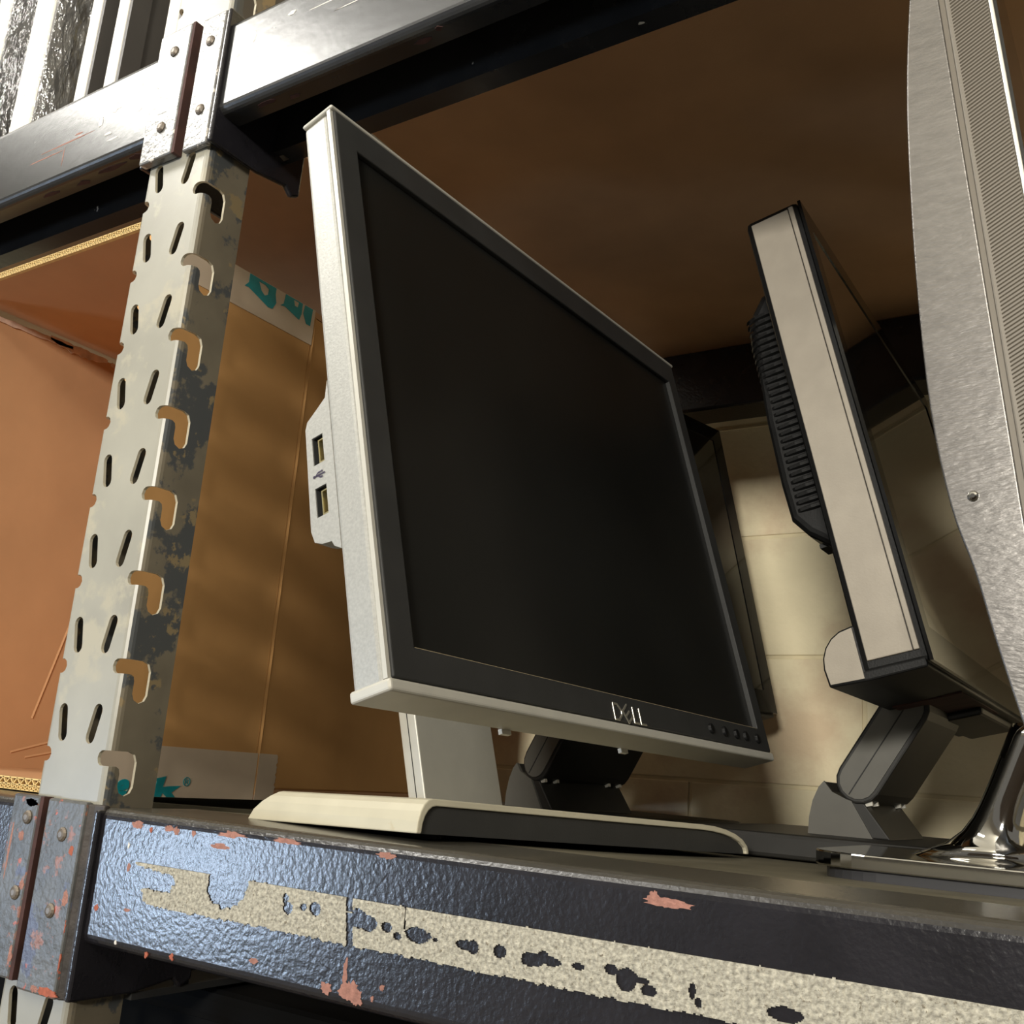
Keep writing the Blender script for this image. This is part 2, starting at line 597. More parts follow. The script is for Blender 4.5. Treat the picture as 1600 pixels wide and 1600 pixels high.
def back_profile(zt, zb, y=1.050):
    return [(y, zb), (y + 0.05, zb), (y + 0.05, zt), (y, zt)]


putx = lambda a, b, c: (c, a, b)
LOW_T, LOW_B, UPP_T, UPP_B = -0.0345, -0.1085, 0.503, 0.428

ub = thing("shelf_beam", (0.15, 0.42, UPP_B), "dark enamelled upper shelf beam right of the post, above the monitors", "shelf beam")
extrude("beam_channel", beam_profile(UPP_T, UPP_B), putx, -0.5315, 0.90, "paint_up", ub, smooth=False)
ul = thing("shelf_beam", (-1.3, 0.42, UPP_B), "dark enamelled upper shelf beam left of the post, above the open cardboard box", "shelf beam")
extrude("beam_channel", beam_profile(UPP_T + 0.001, UPP_B), putx, -2.0, -0.6035, "paint_up", ul)
lb = thing("shelf_beam", (0.15, 0.42, LOW_B), "blue-black lower shelf beam with a strip of crusty masking tape, under the monitors", "shelf beam")
extrude("beam_channel", beam_profile(LOW_T, LOW_B), putx, -0.5315, 0.90, "paint", lb)
ll = thing("shelf_beam", (-1.3, 0.42, LOW_B), "chipped lower shelf beam at bottom left, under the open cardboard box", "shelf beam")
extrude("beam_channel", beam_profile(LOW_T, LOW_B), putx, -2.0, -0.612, "paint", ll)
bb = thing("shelf_beam", (0.0, 1.07, UPP_B), "dark rear shelf beam under the back edge of the brown shelf", "shelf beam")
extrude("beam_channel", back_profile(UPP_T, UPP_B), putx, -0.52, 0.90, "paint", bb, bevel=0.003)
bl = thing("shelf_beam", (0.0, 1.07, LOW_B), "dark rear shelf beam low against the wall behind the monitor stands", "shelf beam")
extrude("beam_channel", back_profile(LOW_T - 0.004, LOW_B), putx, -2.0, 0.90, "paint", bl, bevel=0.003)


def side_leg(zb, zt, parent, m, x0, x1):
    """end plate that runs back along the flank of the post"""
    poly = [(0.3865, zb), (0.430, zb), (0.4577, zb + 0.0045), (0.4640, zb - 0.001), (0.4719, zb + 0.003), (0.4725, zb + 0.04), (0.4725, zt), (0.3865, zt)]
    extrude("side_plate", poly, lambda a, b, c: (c, a, b), x0, x1, m, parent, bevel=0.0015)
    return parent


def rivets(parent, pts, m="rivet"):
    for x, z in pts:
        cyl("rivet", (x, 0.3870, z), (0, -1, 0), 0.0042, 0.0010, m, parent, n=12, dome=0.0014)


# upper connectors
box("end_plate", (-0.5600, 0.3865, 0.4035), (-0.5345, 0.3915, 0.5120), "plate_up", ub, bevel=0.0015)
side_leg(0.4045, 0.512, ub, "paint", -0.5345, -0.5305)
cyl("bolt", (-0.5305, 0.4512, 0.4315), (1, 0, 0), 0.005, 0.004, "rivet", ub, n=6)
rivets(ub, [(-0.5480, 0.4900), (-0.5470, 0.4335)])
box("end_plate", (-0.6045, 0.3845, 0.4045), (-0.5690, 0.3915, 0.5130), "plate_up", ul, bevel=0.0015)
box("plate_edge", (-0.5690, 0.3848, 0.4047), (-0.5662, 0.3915, 0.5128), "rust", ul)
box("side_plate", (-0.6075, 0.3875, 0.4045), (-0.6035, 0.468, 0.5115), "paint", ul, bevel=0.001)
for x, z in [(-0.5850, 0.4935), (-0.5850, 0.4300)]:
    cyl("rivet", (x, 0.3848, z), (0, -1, 0), 0.0042, 0.0010, "rivet", ul, n=12, dome=0.0014)
# lower connectors
box("end_plate", (-0.5805, 0.3865, -0.1390), (-0.5430, 0.3915, -0.0325), "plate", lb, bevel=0.0015)
extrude("corner_weld", [(-0.5430, 0.3875), (-0.5395, 0.3900), (-0.5315, 0.3905), (-0.5315, 0.3945), (-0.5430, 0.3945)],
        lambda a, b, c: (a, b, c), -0.1390, -0.0335, "weld", lb, bevel=0.001)
side_leg(-0.1385, -0.036, lb, "paint", -0.5345, -0.5305)
rivets(lb, [(-0.5610, -0.0520), (-0.5600, -0.0940)])
box("end_plate", (-0.6140, 0.3850, -0.1350), (-0.5865, 0.3915, -0.0320), "plate", ll, bevel=0.0015)
box("plate_edge", (-0.5865, 0.3853, -0.1348), (-0.5830, 0.3915, -0.0322), "rust", ll)
box("side_plate", (-0.6165, 0.3875, -0.1350), (-0.6130, 0.468, -0.036), "paint", ll, bevel=0.001)
for x, z in [(-0.5955, -0.0450), (-0.5945, -0.0880)]:
    cyl("rivet", (x, 0.3853, z), (0, -1, 0), 0.0042, 0.0010, "rivet", ll, n=12, dome=0.0014)


# paint chips on the beams: small irregular flakes on the front face
def chip(parent, x, z, w, h, m="chip", y=0.3898, seed=0, face='y', spiky=0.35):
    n = 34
    V = []
    for i in range(n):
        a = 2 * math.pi * i / n
        c, q = math.cos(a), math.sin(a)
        k = 0.86 + spiky * (0.9 * noise.noise(Vector((c * 1.3, q * 1.3, seed * 3.1))) + 0.8 * noise.noise(Vector((c * 4, q * 4, seed * 5.3))) + 0.5 * noise.noise(Vector((c * 11, q * 11, seed * 1.7))))
        V.append((x + 0.5 * w * k * c, z + 0.5 * h * k * q))
    return extrude("paint_chip", V, lambda a, b, c: (a, c, b), y + 0.00002 + 0.00002 * (seed % 7), y + 0.0008, m, parent)


CH = [(-0.4985, -0.0415, .012, .0045, "chip"), (-0.4870, -0.0430, .003, .003, "chip_red"), (-0.4720, -0.0410, .010, .003, "chip"),
      (-0.4660, -0.0420, .005, .005, "chip"), (-0.4520, -0.0420, .003, .004, "chip"), (-0.4230, -0.0400, .022, .0035, "chip"),
      (-0.4310, -0.0465, .016, .003, "chip"), (-0.3830, -0.0395, .022, .0025, "chip"), (-0.3190, -0.0400, .012, .003, "chip"),
      (-0.1755, -0.0435, .020, .0045, "chip"), (-0.1825, -0.0415, .006, .004, "chip"), (-0.3330, -0.1005, .014, .010, "chip"),
      (-0.3365, -0.0930, .003, .012, "chip"), (-0.3285, -0.1030, .008, .007, "chip"), (-0.3470, -0.1015, .007, .006, "chip"),
      (-0.3140, -0.0960, .003, .003, "chip"), (-0.3190, -0.1015, .002, .003, "chip"), (-0.5010, -0.0640, .003, .005, "chip"),
      (-0.5040, -0.0530, .002, .004, "chip_white"), (-0.4560, -0.1040, .004, .004, "chip_red"), (-0.4760, -0.1060, .003, .004, "chip_red"),
      (-0.4970, -0.0860, .006, .002, "chip"), (-0.5235, -0.0880, .004, .004, "chip_red"), (-0.3960, -0.0970, .006, .003, "chip"),
      (-0.5025, -0.1035, .002, .003, "chip_white")]
for i, (x, z, w, h, m) in enumerate(CH):
    chip(lb, x, z, w, h, m, seed=i, spiky=0.45)
for i, (x, z, w, h, m) in enumerate([(-0.5475, -0.1010, .009, .014, "chip_red"), (-0.5480, -0.1220, .010, .026, "chip_red"),
                                     (-0.5500, -0.1360, .020, .005, "chip_red"), (-0.5480, -0.0860, .006, .010, "chip"),
                                     (-0.5500, -0.0600, .005, .006, "chip_red"), (-0.5630, -0.1360, .008, .004, "chip")]):
    chip(lb, x, z, w, h, m, y=0.3864, seed=40 + i)
for i, (x, z, w, h, m) in enumerate([(-0.5945, -0.0366, .014, .005, "chip_red"), (-0.6000, -0.0650, .012, .010, "chip_red"), (-0.6070, -0.0900, .010, .022, "chip"),
                                     (-0.5990, -0.0560, .006, .007, "chip"), (-0.5900, -0.0830, .005, .006, "chip"), (-0.5890, -0.1220, .004, .012, "chip"),
                                     (-0.6090, -0.0660, .002, .040, "chip")]):
    chip(ll, x, z, w, h, m, y=0.3849, seed=60 + i)
for i, (x, z, w, h, m) in enumerate([(-0.715, 0.4610, .075, .0012, "chip"), (-0.742, 0.4555, .050, .0012, "chip"), (-0.716, 0.4500, .0012, .018, "chip"),
                                     (-0.700, 0.4650, .012, .002, "chip"), (-0.66, 0.452, .010, .003, "chip_white"), (-0.655, 0.474, .012, .010, "chip_white"),
                                     (-0.625, 0.462, .008, .004, "chip_white"), (-0.630, 0.482, .014, .010, "chip_white"), (-0.652, 0.4455, .016, .002, "chip_white"),
                                     (-0.640, 0.468, .005, .003, "chip_white"), (-0.70, 0.478, .004, .002, "chip_white"), (-0.672, 0.466, .006, .010, "chip_white")]):
    chip(ul, x, z, w, h, m, seed=80 + i)
for i, (x, z, w, h, m) in enumerate([(-0.520, 0.470, .004, .003, "chip_white"), (-0.505, 0.480, .003, .010, "chip_white"), (-0.515, 0.455, .003, .004, "chip_white"),
                                     (-0.498, 0.462, .004, .004, "chip_white"), (-0.43, 0.480, .060, .0010, "chip_white"), (-0.41, 0.470, .040, .0008, "chip_white"),
                                     (-0.47, 0.485, .008, .004, "chip_white")]):
    chip(ub, x, z, w, h, m, seed=100 + i)
for i, (x, y, w, h) in enumerate([(-0.492, 0.398, .018, .005), (-0.470, 0.402, .010, .004), (-0.36, 0.400, .014, .005), (-0.345, 0.396, .006, .004)]):
    V = [(x + w * .5 * math.cos(t) * random.uniform(.6, 1.2), y + h * .5 * math.sin(t) * random.uniform(.6, 1.2)) for t in [2 * math.pi * q / 12 for q in range(12)]]
    extrude("paint_chip", V, lambda a, b, c: (a, b, c), UPP_B - 0.0003, UPP_B + 0.0005, "rust", ub)
for i, (x, y, w, h) in enumerate([(-0.66, 0.399, .03, .006), (-0.70, 0.402, .016, .005), (-0.63, 0.398, .014, .006), (-0.74, 0.400, .02, .005)]):
    V = [(x + w * .5 * math.cos(t) * random.uniform(.6, 1.2), y + h * .5 * math.sin(t) * random.uniform(.6, 1.2)) for t in [2 * math.pi * q / 12 for q in range(12)]]
    extrude("paint_chip", V, lambda a, b, c: (a, b, c), UPP_B - 0.0003, UPP_B + 0.0005, "rust", ul)

# masking tape remains on the lower beam: thin crust with ragged ends and torn holes
TZ0, TZ1 = -0.0812, -0.0606
HOLES = [(-0.3790, -0.0660, .0022, .0022), (-0.3765, -0.0700, .0030, .0030), (-0.3665, -0.0685, .0024, .0018), (-0.3590, -0.0685, .0036, .0030),
         (-0.3310, -0.0690, .0046, .0045), (-0.3255, -0.0705, .0055, .0035), (-0.3140, -0.0705, .0030, .0022), (-0.3075, -0.0735, .0024, .0016),
         (-0.2960, -0.0715, .0075, .0036), (-0.2860, -0.0720, .0016, .0010), (-0.2700, -0.0718, .0045, .0022), (-0.2655, -0.0722, .0030, .0028), (-0.2520, -0.0720, .0035, .0026),
         (-0.2360, -0.0725, .0055, .0028), (-0.2270, -0.0720, .0050, .0018), (-0.2310, -0.0700, .0026, .0014), (-0.2140, -0.0720, .0030, .0012), (-0.1995, -0.0708, .0030, .0022), (-0.1925, -0.0735, .0046, .0042),
         (-0.1860, -0.0728, .0030, .0012), (-0.1830, -0.0760, .0034, .0020), (-0.1650, -0.0735, .0016, .0030), (-0.1625, -0.0765, .0014, .0020), (-0.1290, -0.0750, .0070, .0026),
         (-0.1015, -0.0780, .0026, .0034), (-0.0905, -0.0752, .0036, .0034), (-0.0925, -0.0795, .0020, .0010), (-0.0820, -0.0755, .0020, .0012), (-0.045, -0.072, .006, .003), (0.02, -0.074, .007, .003)]


def tape_has(x, z):
    nz = noise.noise(Vector((x * 260, z * 260, 1.3))) * 0.35 + noise.noise(Vector((x * 700, z * 700, 4.0))) * 0.15
    e = noise.noise(Vector((x * 420, 0.5, 7))) * 0.0007
    if z > TZ1 + e * 0.4 or z < TZ0 + e * 1.6:
        return False
    # torn start: an upper tongue and a lower tongue with a bare bite between
    if x < -0.430:
        up_tongue = z > -0.0672 + (x + 0.430) * -0.075 + nz * 0.004 and x > -0.496 + nz * 0.006
        if -0.4915 < x < -0.4875 and z < -0.0625:
            up_tongue = False
        low_tongue = z < -0.0735 + nz * 0.003 and x > -0.487 - (z + 0.0735) * 0.6 + nz * 0.01
        body = x > -0.462 + nz * 0.014
        if not (up_tongue or low_tongue or body):
            return False
    # large bare bite hanging from the top edge
    dx, dz = (x + 0.4215), (z + 0.0635)
    if (dx / 0.0150) ** 2 + (dz / 0.0125) ** 2 < 1 + nz * 0.9 and z < TZ1 + 1:
        return False
    # gap where two lengths meet
    if abs(x + 0.3365 + (z + 0.071) * 0.15) < 0.0022 and not (-0.0668 > z > -0.0675):
        return False
    if abs(x + 0.3035 + (z + 0.071) * 0.06) < 0.0004 and z > -0.070:
        return False
    for hx, hz, hw, hh in HOLES:
        if ((x - hx) / hw) ** 2 + ((z - hz) / hh) ** 2 < 1 + nz * 1.3:
            return False
    return True


st = 0.00055
V, F, idx = [], [], {}


def tv(i, j):
    if (i, j) not in idx:
        idx[(i, j)] = len(V)
        x, z = -0.50 + i * st, TZ0 - 0.0015 + j * st
        V.append((x, 0.38975 - 0.00035 - 0.00025 * noise.noise(Vector((x * 900, z * 900, 2))), z))
    return idx[(i, j)]


NX, NZ = int((0.06 + 0.50) / st), int((TZ1 - TZ0 + 0.003) / st)
for i in range(NX):
    for j in range(NZ):
        if tape_has(-0.50 + (i + .5) * st, TZ0 - 0.0015 + (j + .5) * st):
            F.append((tv(i, j), tv(i + 1, j), tv(i + 1, j + 1), tv(i, j + 1)))
tp = mesh("tape_strip", V, F, "tape_old", lb)
tp.modifiers.new("solid", 'SOLIDIFY').thickness = 0.0003
tp["label"] = "crusty beige masking tape with torn holes"

# ------------------------------------------------------------------ shelf boards
def sag(y):
    return -0.0348 - 0.0090 * math.sin(math.pi * min(1, max(0, (y - 0.459) / 0.591)))


def sag_board(name, x0, x1, m, label):
    V, F = [], []
    ys = [0.459 + 0.591 * i / 24 for i in range(25)]
    for y in ys:
        V += [(x0, y, sag(y)), (x1, y, sag(y)), (x0, y, sag(y) - 0.004), (x1, y, sag(y) - 0.004)]
    for i in range(24):
        a, b = 4 * i, 4 * i + 4
        F += [(a, a + 1, b + 1, b), (a + 2, b + 2, b + 3, a + 3), (a, b, b + 2, a + 2), (a + 1, a + 3, b + 3, b + 1)]
    F += [(0, 2, 3, 1), (96, 97, 99, 98)]
    o = mesh(name, V, F, m)
    return tag(o, label, "shelf")


sag_board("shelf_board", -0.530, 0.90, "board_low", "thin grey-beige shelf board carrying the monitors")
sag_board("shelf_board", -2.0, -0.630, "board_low", "thin grey-beige shelf board under the open cardboard box")
tag(box("shelf_board", (-0.530, 0.408, 0.5035), (0.90, 1.10, 0.5100), "board", None, bevel=0.001), "brown upper shelf board seen from below, above the monitors", "shelf")
tag(box("shelf_board", (-2.0, 0.408, 0.5045), (-0.606, 1.10, 0.5110), "board", None, bevel=0.001), "brown upper shelf board seen from below, above the cardboard box", "shelf")

# ------------------------------------------------------------------ open cardboard box
BX0, BX1, BY0, BYC, BY1, BZ0, BZ1 = -0.916, -0.640, 0.430, 0.606, 0.985, -0.0335, 0.3955
cb = thing("cardboard_box", (-0.775, 0.70, BZ0), "open brown cardboard box with taped edges, opening towards the aisle, beside the post", "box")
ang = math.tan(math.radians(7))


def bx_right(y):
    return BX1 if y <= BYC else BX1 - (y - BYC) * ang


# bottom, top, left, right (bent at the crease), back
T_ = 0.005
extrude("bottom_panel", [(BX0, BY0), (BX1, BY0), (BX1, BYC), (bx_right(BY1), BY1), (BX0, BY1)], lambda a, b, c: (a, b, c), BZ0, BZ0 + 0.0085, "card_in", cb)
extrude("top_panel", [(BX0 + 0.004, BY0), (BX1, BY0), (BX1, BYC), (bx_right(BY1), BY1), (BX0 + 0.004, BY1)], lambda a, b, c: (a, b, c), BZ1 - 0.0055, BZ1, "card_in", cb)
extrude("left_panel", [(BX0, BY0 - 0.0), (BX0 + T_, BY0), (BX0 + T_, BY1), (BX0, BY1)], lambda a, b, c: (a, b, c), BZ0 + 0.0085, BZ1 - 0.012, "card_in", cb)
extrude("right_panel", [(BX1 - T_, BY0), (BX1, BY0), (BX1, BYC), (BX1 - T_, BYC)], lambda a, b, c: (a, b, c), BZ0 + 0.0085, BZ1 - 0.0055, "card", cb, bevel=0.0015)
extrude("rear_side_panel", [(BX1 - T_, BYC + 0.0015), (BX1 - 0.0004, BYC + 0.0015), (bx_right(BY1), BY1), (bx_right(BY1) - T_, BY1)],
        lambda a, b, c: (a, b, c), BZ0 + 0.0085, BZ1 - 0.0055, "card", cb, bevel=0.0015)
extrude("back_panel", [(BX0 + T_, BY1 - T_), (bx_right(BY1) - T_, BY1 - T_), (bx_right(BY1) - T_, BY1), (BX0 + T_, BY1)],
        lambda a, b, c: (a, b, c), BZ0 + 0.0085, BZ1 - 0.0055, "card_in", cb)
extrude("inner_flap", [(BX0 + 0.02, BY1 - 0.02), (-0.66, BY1 - 0.03), (-0.66, BY1 - 0.026), (BX0 + 0.02, BY1 - 0.016)], lambda a, b, c: (a, b, c), BZ0 + 0.0085, BZ1 - 0.03, "card_in", cb)


# torn paper along the left fold
def tear(name, y0, y1, z, wmax, seed):
    rnd = random.Random(seed)
    P = []
    n = 16
    for i in range(n + 1):
        t = i / n
        P.append((y0 + (y1 - y0) * t, z + rnd.uniform(0, .0015)))
    for i in range(n, -1, -1):
        t = i / n
        P.append((y0 + (y1 - y0) * t, z - wmax * (0.25 + 0.75 * math.sin(math.pi * t) * rnd.uniform(.6, 1.1)) - 0.001))
    return extrude(name, P, lambda a, b, c: (c, a, b), BX0 + T_ - 0.0002, BX0 + T_ + 0.0012, "tear", cb)


tear("torn_paper", BY0 + 0.002, 0.545, BZ1 - 0.0125, 0.004, 3)
tear("torn_paper", 0.52, 0.585, BZ1 - 0.0105, 0.008, 5)
tear("torn_paper", 0.590, 0.612, BZ1 - 0.0125, 0.004, 6)
# wrinkles pressed into the left panel
for y0, z0, y1, z1 in [(0.575, 0.02, 0.600, 0.125), (0.560, -0.012, 0.60, 0.0), (0.575, -0.016, 0.62, -0.006)]:
    d = Vector((0, y1 - y0, z1 - z0))
    L = d.length
    Tm = basis((BX0 + T_, y0, z0), d.normalized(), Vector((1, 0, 0)), d.normalized().cross(Vector((1, 0, 0))))
    extrude("wrinkle", [(-0.004, -0.0010), (0, 0.0007), (0.002, -0.0010)], lambda a, b, c: (c, b, a), 0, L, "card_in", cb, T=Tm)


# corrugated front edges: liner lines plus flutes
def flutes(name, x0, x1, zb, h, parent, pitch=0.0085, two=True):
    V, F = [], []

    def quad(x0, z0, x1, z1, th):
        d = Vector((x1 - x0, z1 - z0)).normalized()
        nx, nz = -d.y * th / 2, d.x * th / 2
        s = len(V)
        for yy in (BY0 - 0.0022, BY0 + 0.001):
            V.extend([(x0 + nx, yy, z0 + nz), (x1 + nx, yy, z1 + nz), (x1 - nx, yy, z1 - nz), (x0 - nx, yy, z0 - nz)])
        F.extend([(s, s + 1, s + 2, s + 3), (s + 4, s + 7, s + 6, s + 5), (s, s + 4, s + 5, s + 1), (s + 1, s + 5, s + 6, s + 2), (s + 2, s + 6, s + 7, s + 3), (s + 3, s + 7, s + 4, s)])
    lines = [0.0, 0.42, 1.0] if two else [0.0, 1.0]
    for t in lines:
        quad(x0, zb + h * t, x1, zb + h * t, 0.0010)
    for (t0, t1, pp) in ([(0.42, 1.0, pitch), (0.0, 0.42, pitch * 0.6)] if two else [(0.0, 1.0, pitch)]):
        x = x0
        k = 0
        while x + pp / 2 < x1:
            a, b = (t0, t1) if k % 2 == 0 else (t1, t0)
            quad(x, zb + h * a, x + pp / 2, zb + h * b, 0.0009)
            x += pp / 2
            k += 1
    return mesh(name, V, F, "card_edge", parent)


flutes("corrugated_edge", BX0, BX1, BZ0 + 0.0005, 0.0075, cb)
flutes("corrugated_edge", BX0, BX1, BZ1 - 0.0052, 0.0048, cb, pitch=0.006)
box("corrugated_core", (BX0, BY0 - 0.0004, BZ0), (BX1, BY0 + 0.0004, BZ0 + 0.0085), "card_hole", cb)
box("corrugated_core", (BX0, BY0 - 0.0004, BZ1 - 0.0055), (BX1, BY0 + 0.0004, BZ1), "card_hole", cb)

# packing tape: lower strip wraps the crease and ends in a serrated cut, upper strip folds over the top edge
xo = 0.0004
boxes("packing_tape", [((BX1, BY0, BZ0), (BX1 + xo, BYC + 0.0005, BZ0 + 0.0365))], "ptape", cb)
n = 18
ser = [(BYC + 0.002, BZ0)] + [(0.631 + (0.0012 if i % 2 else 0) + 0.0006 * math.sin(i * 1.7), BZ0 + 0.0365 * i / n) for i in range(n + 1)] + [(BYC + 0.002, BZ0 + 0.0365)]
extrude("packing_tape", ser, lambda a, b, c: (bx_right(a) + c, a, b), 0.0, xo + 0.0003, "ptape", cb)
boxes("packing_tape", [((BX1, BY0, BZ1 - 0.0335), (BX1 + xo, BYC + 0.0005, BZ1 + 0.0004)), ((BX1 - 0.03, BY0, BZ1), (BX1, BYC, BZ1 + 0.0004))], "ptape", cb)
# crease ridge
extrude("fold_crease", [(BX1 - 0.002, BYC - 0.0018), (BX1 + 0.00015, BYC - 0.0012), (BX1 - 0.0008, BYC), (BX1 + 0.00045, BYC + 0.0025), (BX1 - 0.002, BYC + 0.006)],
        lambda a, b, c: (a, b, c), BZ0 + 0.004, BZ1 - 0.006, "card", cb)
# teal print: foot of the word ending in k, with the ring mark, and the cut-off letters along the top
KP = [(.5085, -.0205), (.5185, -.0185), (.5165, -.0262), (.5225, -.0255), (.5330, -.0250), (.5250, -.0300), (.5290, -.0333),
      (.5210, -.0333), (.5170, -.0305), (.5160, -.0333), (.5090, -.0333), (.5105, -.0225)]
plate_with_holes("tape_lettering", KP, [], lambda a, b, c: (c, a, b), BX1 + xo, BX1 + xo + 0.0003, "teal", cb)
Tt2 = basis((BX1 + xo + 0.0001, 0.4740, BZ0 + 0.0003), (0, 1, 0), (0, 0, 1), (1, 0, 0))
text_mesh("tape_lettering", "e", 0.022, Tt2, "teal", cb, shear=0.32, bold=0.0013)
Tt3 = basis((BX1 + xo + 0.0001, 0.5345, BZ0 + 0.0085), (0, 1, 0), (0, 0, 1), (1, 0, 0))
text_mesh("tape_lettering", "\u00ae", 0.0090, Tt3, "teal", cb)
TL = [[(.527, .0), (.527, -.008), (.523, -.013), (.5275, -.0125), (.551, -.0205), (.556, -.020), (.5595, -.013), (.5575, -.006), (.5575, 0)],
      [(.569, .0), (.568, -.0095), (.5645, -.0125), (.570, -.0115), (.588, -.0165), (.590, -.010), (.590, 0)],
      [(.593, 0), (.592, -.0085), (.597, -.0165), (.602, -.0165), (.603, 0)]]
CUT = [[(.5375, -.0025), (.5415, -.0095), (.5455, -.012), (.549, -.010), (.5495, -.0045), (.545, -.0025)], [(.579, -.001), (.581, -.006), (.5845, -.006), (.5855, -.001)], None]
for tl, ct in zip(TL, CUT):
    plate_with_holes("tape_lettering", [(a, BZ1 + b) for a, b in tl], [[(a, BZ1 + b) for a, b in ct]] if ct else [],
                     lambda a, b, c: (c, a, b), BX1 + xo, BX1 + xo + 0.0003, "teal", cb)

# ------------------------------------------------------------------ monitor in front: silver sides, charcoal bezel, flared arch base
B1 = Vector((-0.2936, 0.3493, 0.0352))
W1 = Vector((0.0701, 0.9974, -0.0190))
U1 = Vector((-0.2847, 0.0383, 0.9578))
N1 = Vector((0.9560, -0.0617, 0.2867))
T1 = basis(B1, N1, W1, U1)       # local (n, w, u)
H1, WD1 = 0.347, 0.4125
m1 = thing("monitor", (-0.36, 0.55, -0.030), "large silver-sided monitor with USB ports on its side, nearest the post", "monitor")
pn = lambda a, b, c: (c, a, b)
box("rear_shell", (-0.0230, 0.0008, 0.0), (-0.0034, WD1 - 0.0008, H1 - 0.0006), "silver", m1, bevel=0.0028, seg=3, T=T1)
plate_with_holes("front_frame", [(0, 0.0028), (WD1, 0.0028), (WD1, H1), (0, H1)], [[(0.008, 0.010), (WD1 - 0.008, 0.010), (WD1 - 0.008, H1 - 0.008), (0.008, H1 - 0.008)]],
                 pn, -0.0028, -0.0002, "silver_sm", m1, T=T1)
box("frame_gap", (-0.0038, 0.0012, 0.003), (-0.0030, WD1 - 0.0012, H1 - 0.0014), "seam", m1, T=T1)
box("top_rail", (-0.0226, -0.0006, H1 - 0.0010), (0.0020, WD1 + 0.0006, H1 + 0.0016), "silver_sm", m1, bevel=0.0012, T=T1)
box("bottom_rail", (-0.0236, -0.0010, -0.0034), (0.0018, WD1 + 0.0010, 0.0026), "silver_sm", m1, bevel=0.0016, seg=3, T=T1)
hump = [(0.075, 0.055), (WD1 - 0.075, 0.055), (WD1 - 0.075, 0.30), (0.075, 0.30)]
V = [(-0.022, a, b) for a, b in hump] + [(-0.058, a + (0.03 if a < .2 else -.03), b + (0.03 if b < .1 else -0.03)) for a, b in hump]
mesh("rear_hump", V, [(0, 1, 2, 3), (7, 6, 5, 4), (0, 4, 5, 1), (1, 5, 6, 2), (2, 6, 7, 3), (3, 7, 4, 0)], "silver", m1, bevel=0.006, T=T1)
IW0, IW1, IU0, IU1 = 0.0185, 0.3965, 0.0195, 0.3245
bz = plate_with_holes("bezel", [(0.0022, 0.0030), (WD1 - 0.0022, 0.0030), (WD1 - 0.0022, H1 - 0.0012), (0.0022, H1 - 0.0012)],
                      [[(IW0, IU0), (IW1, IU0), (IW1, IU1), (IW0, IU1)]], pn, -0.002, 0.0016, "bezel", m1, T=T1)
bv = bz.modifiers.new("bevel", 'BEVEL')
bv.width, bv.segments, bv.limit_method = 0.0008, 2, 'ANGLE'
box("screen", (-0.0030, IW0 - 0.002, IU0 - 0.002), (-0.0018, IW1 + 0.002, IU1 + 0.002), "screen", m1, T=T1)
# inner lip of the opening, pale at the bottom with dust
box("inner_lip", (-0.0026, IW0, IU0 - 0.0004), (0.0008, IW1, IU0 + 0.0002), "dust", m1, T=T1)
box("inner_lip", (-0.0026, IW1 - 0.0002, IU0), (0.0012, IW1 + 0.0004, IU1), "bezel", m1, T=T1)
# port wing at the left flank
wing = [(-0.022, 0.1700), (-0.0245, 0.1605), (-0.0300, 0.1570), (-0.0385, 0.1520), (-0.0402, 0.1480), (-0.0415, 0.0900), (-0.0395, 0.0835), (-0.0345, 0.0810), (-0.0280, 0.0800), (-0.0265, 0.0770), (-0.0220, 0.0740)]
P1h = [(-0.0362, 0.1250), (-0.0284, 0.1250), (-0.0284, 0.1410), (-0.0362, 0.1410)]
P2h = [(-0.0366, 0.0958), (-0.0285, 0.0958), (-0.0285, 0.1120), (-0.0366, 0.1120)]
wg = plate_with_holes("port_wing", wing, [P1h, P2h], lambda a, b, c: (a, c, b), 0.0010, 0.012, "silver", m1, T=T1)
for ph in (P1h, P2h):
    (a0, b0), _, (a1, b1), _ = ph
    t = 0.0003
    pt = boxes("usb_port", [((a0, 0.0095, b0), (a1, 0.0125, b1)), ((a0, 0.0016, b0), (a0 + t, 0.012, b1)), ((a1 - t, 0.0016, b0), (a1, 0.012, b1)),
                            ((a0, 0.0016, b0), (a1, 0.012, b0 + t)), ((a0, 0.0016, b1 - t), (a1, 0.012, b1))], "seam", m1, T=T1)
    boxes("port_tongue", [((a0 + 0.0034, 0.0018, b0 + 0.0006), (a0 + 0.0042, 0.010, b1 - 0.0022)), ((a0 + 0.0042, 0.0018, b0 + 0.0006), (a1 - 0.0004, 0.010, b0 + 0.0014)),
                          ((a0 + 0.0056, 0.0035, b0 + 0.003), (a1 - 0.0004, 0.010, b1 - 0.0050)), ((a0 + 0.0042, 0.0018, b1 - 0.0028), (a1 - 0.0004, 0.010, b1 - 0.0021))], "gold", pt, T=T1)
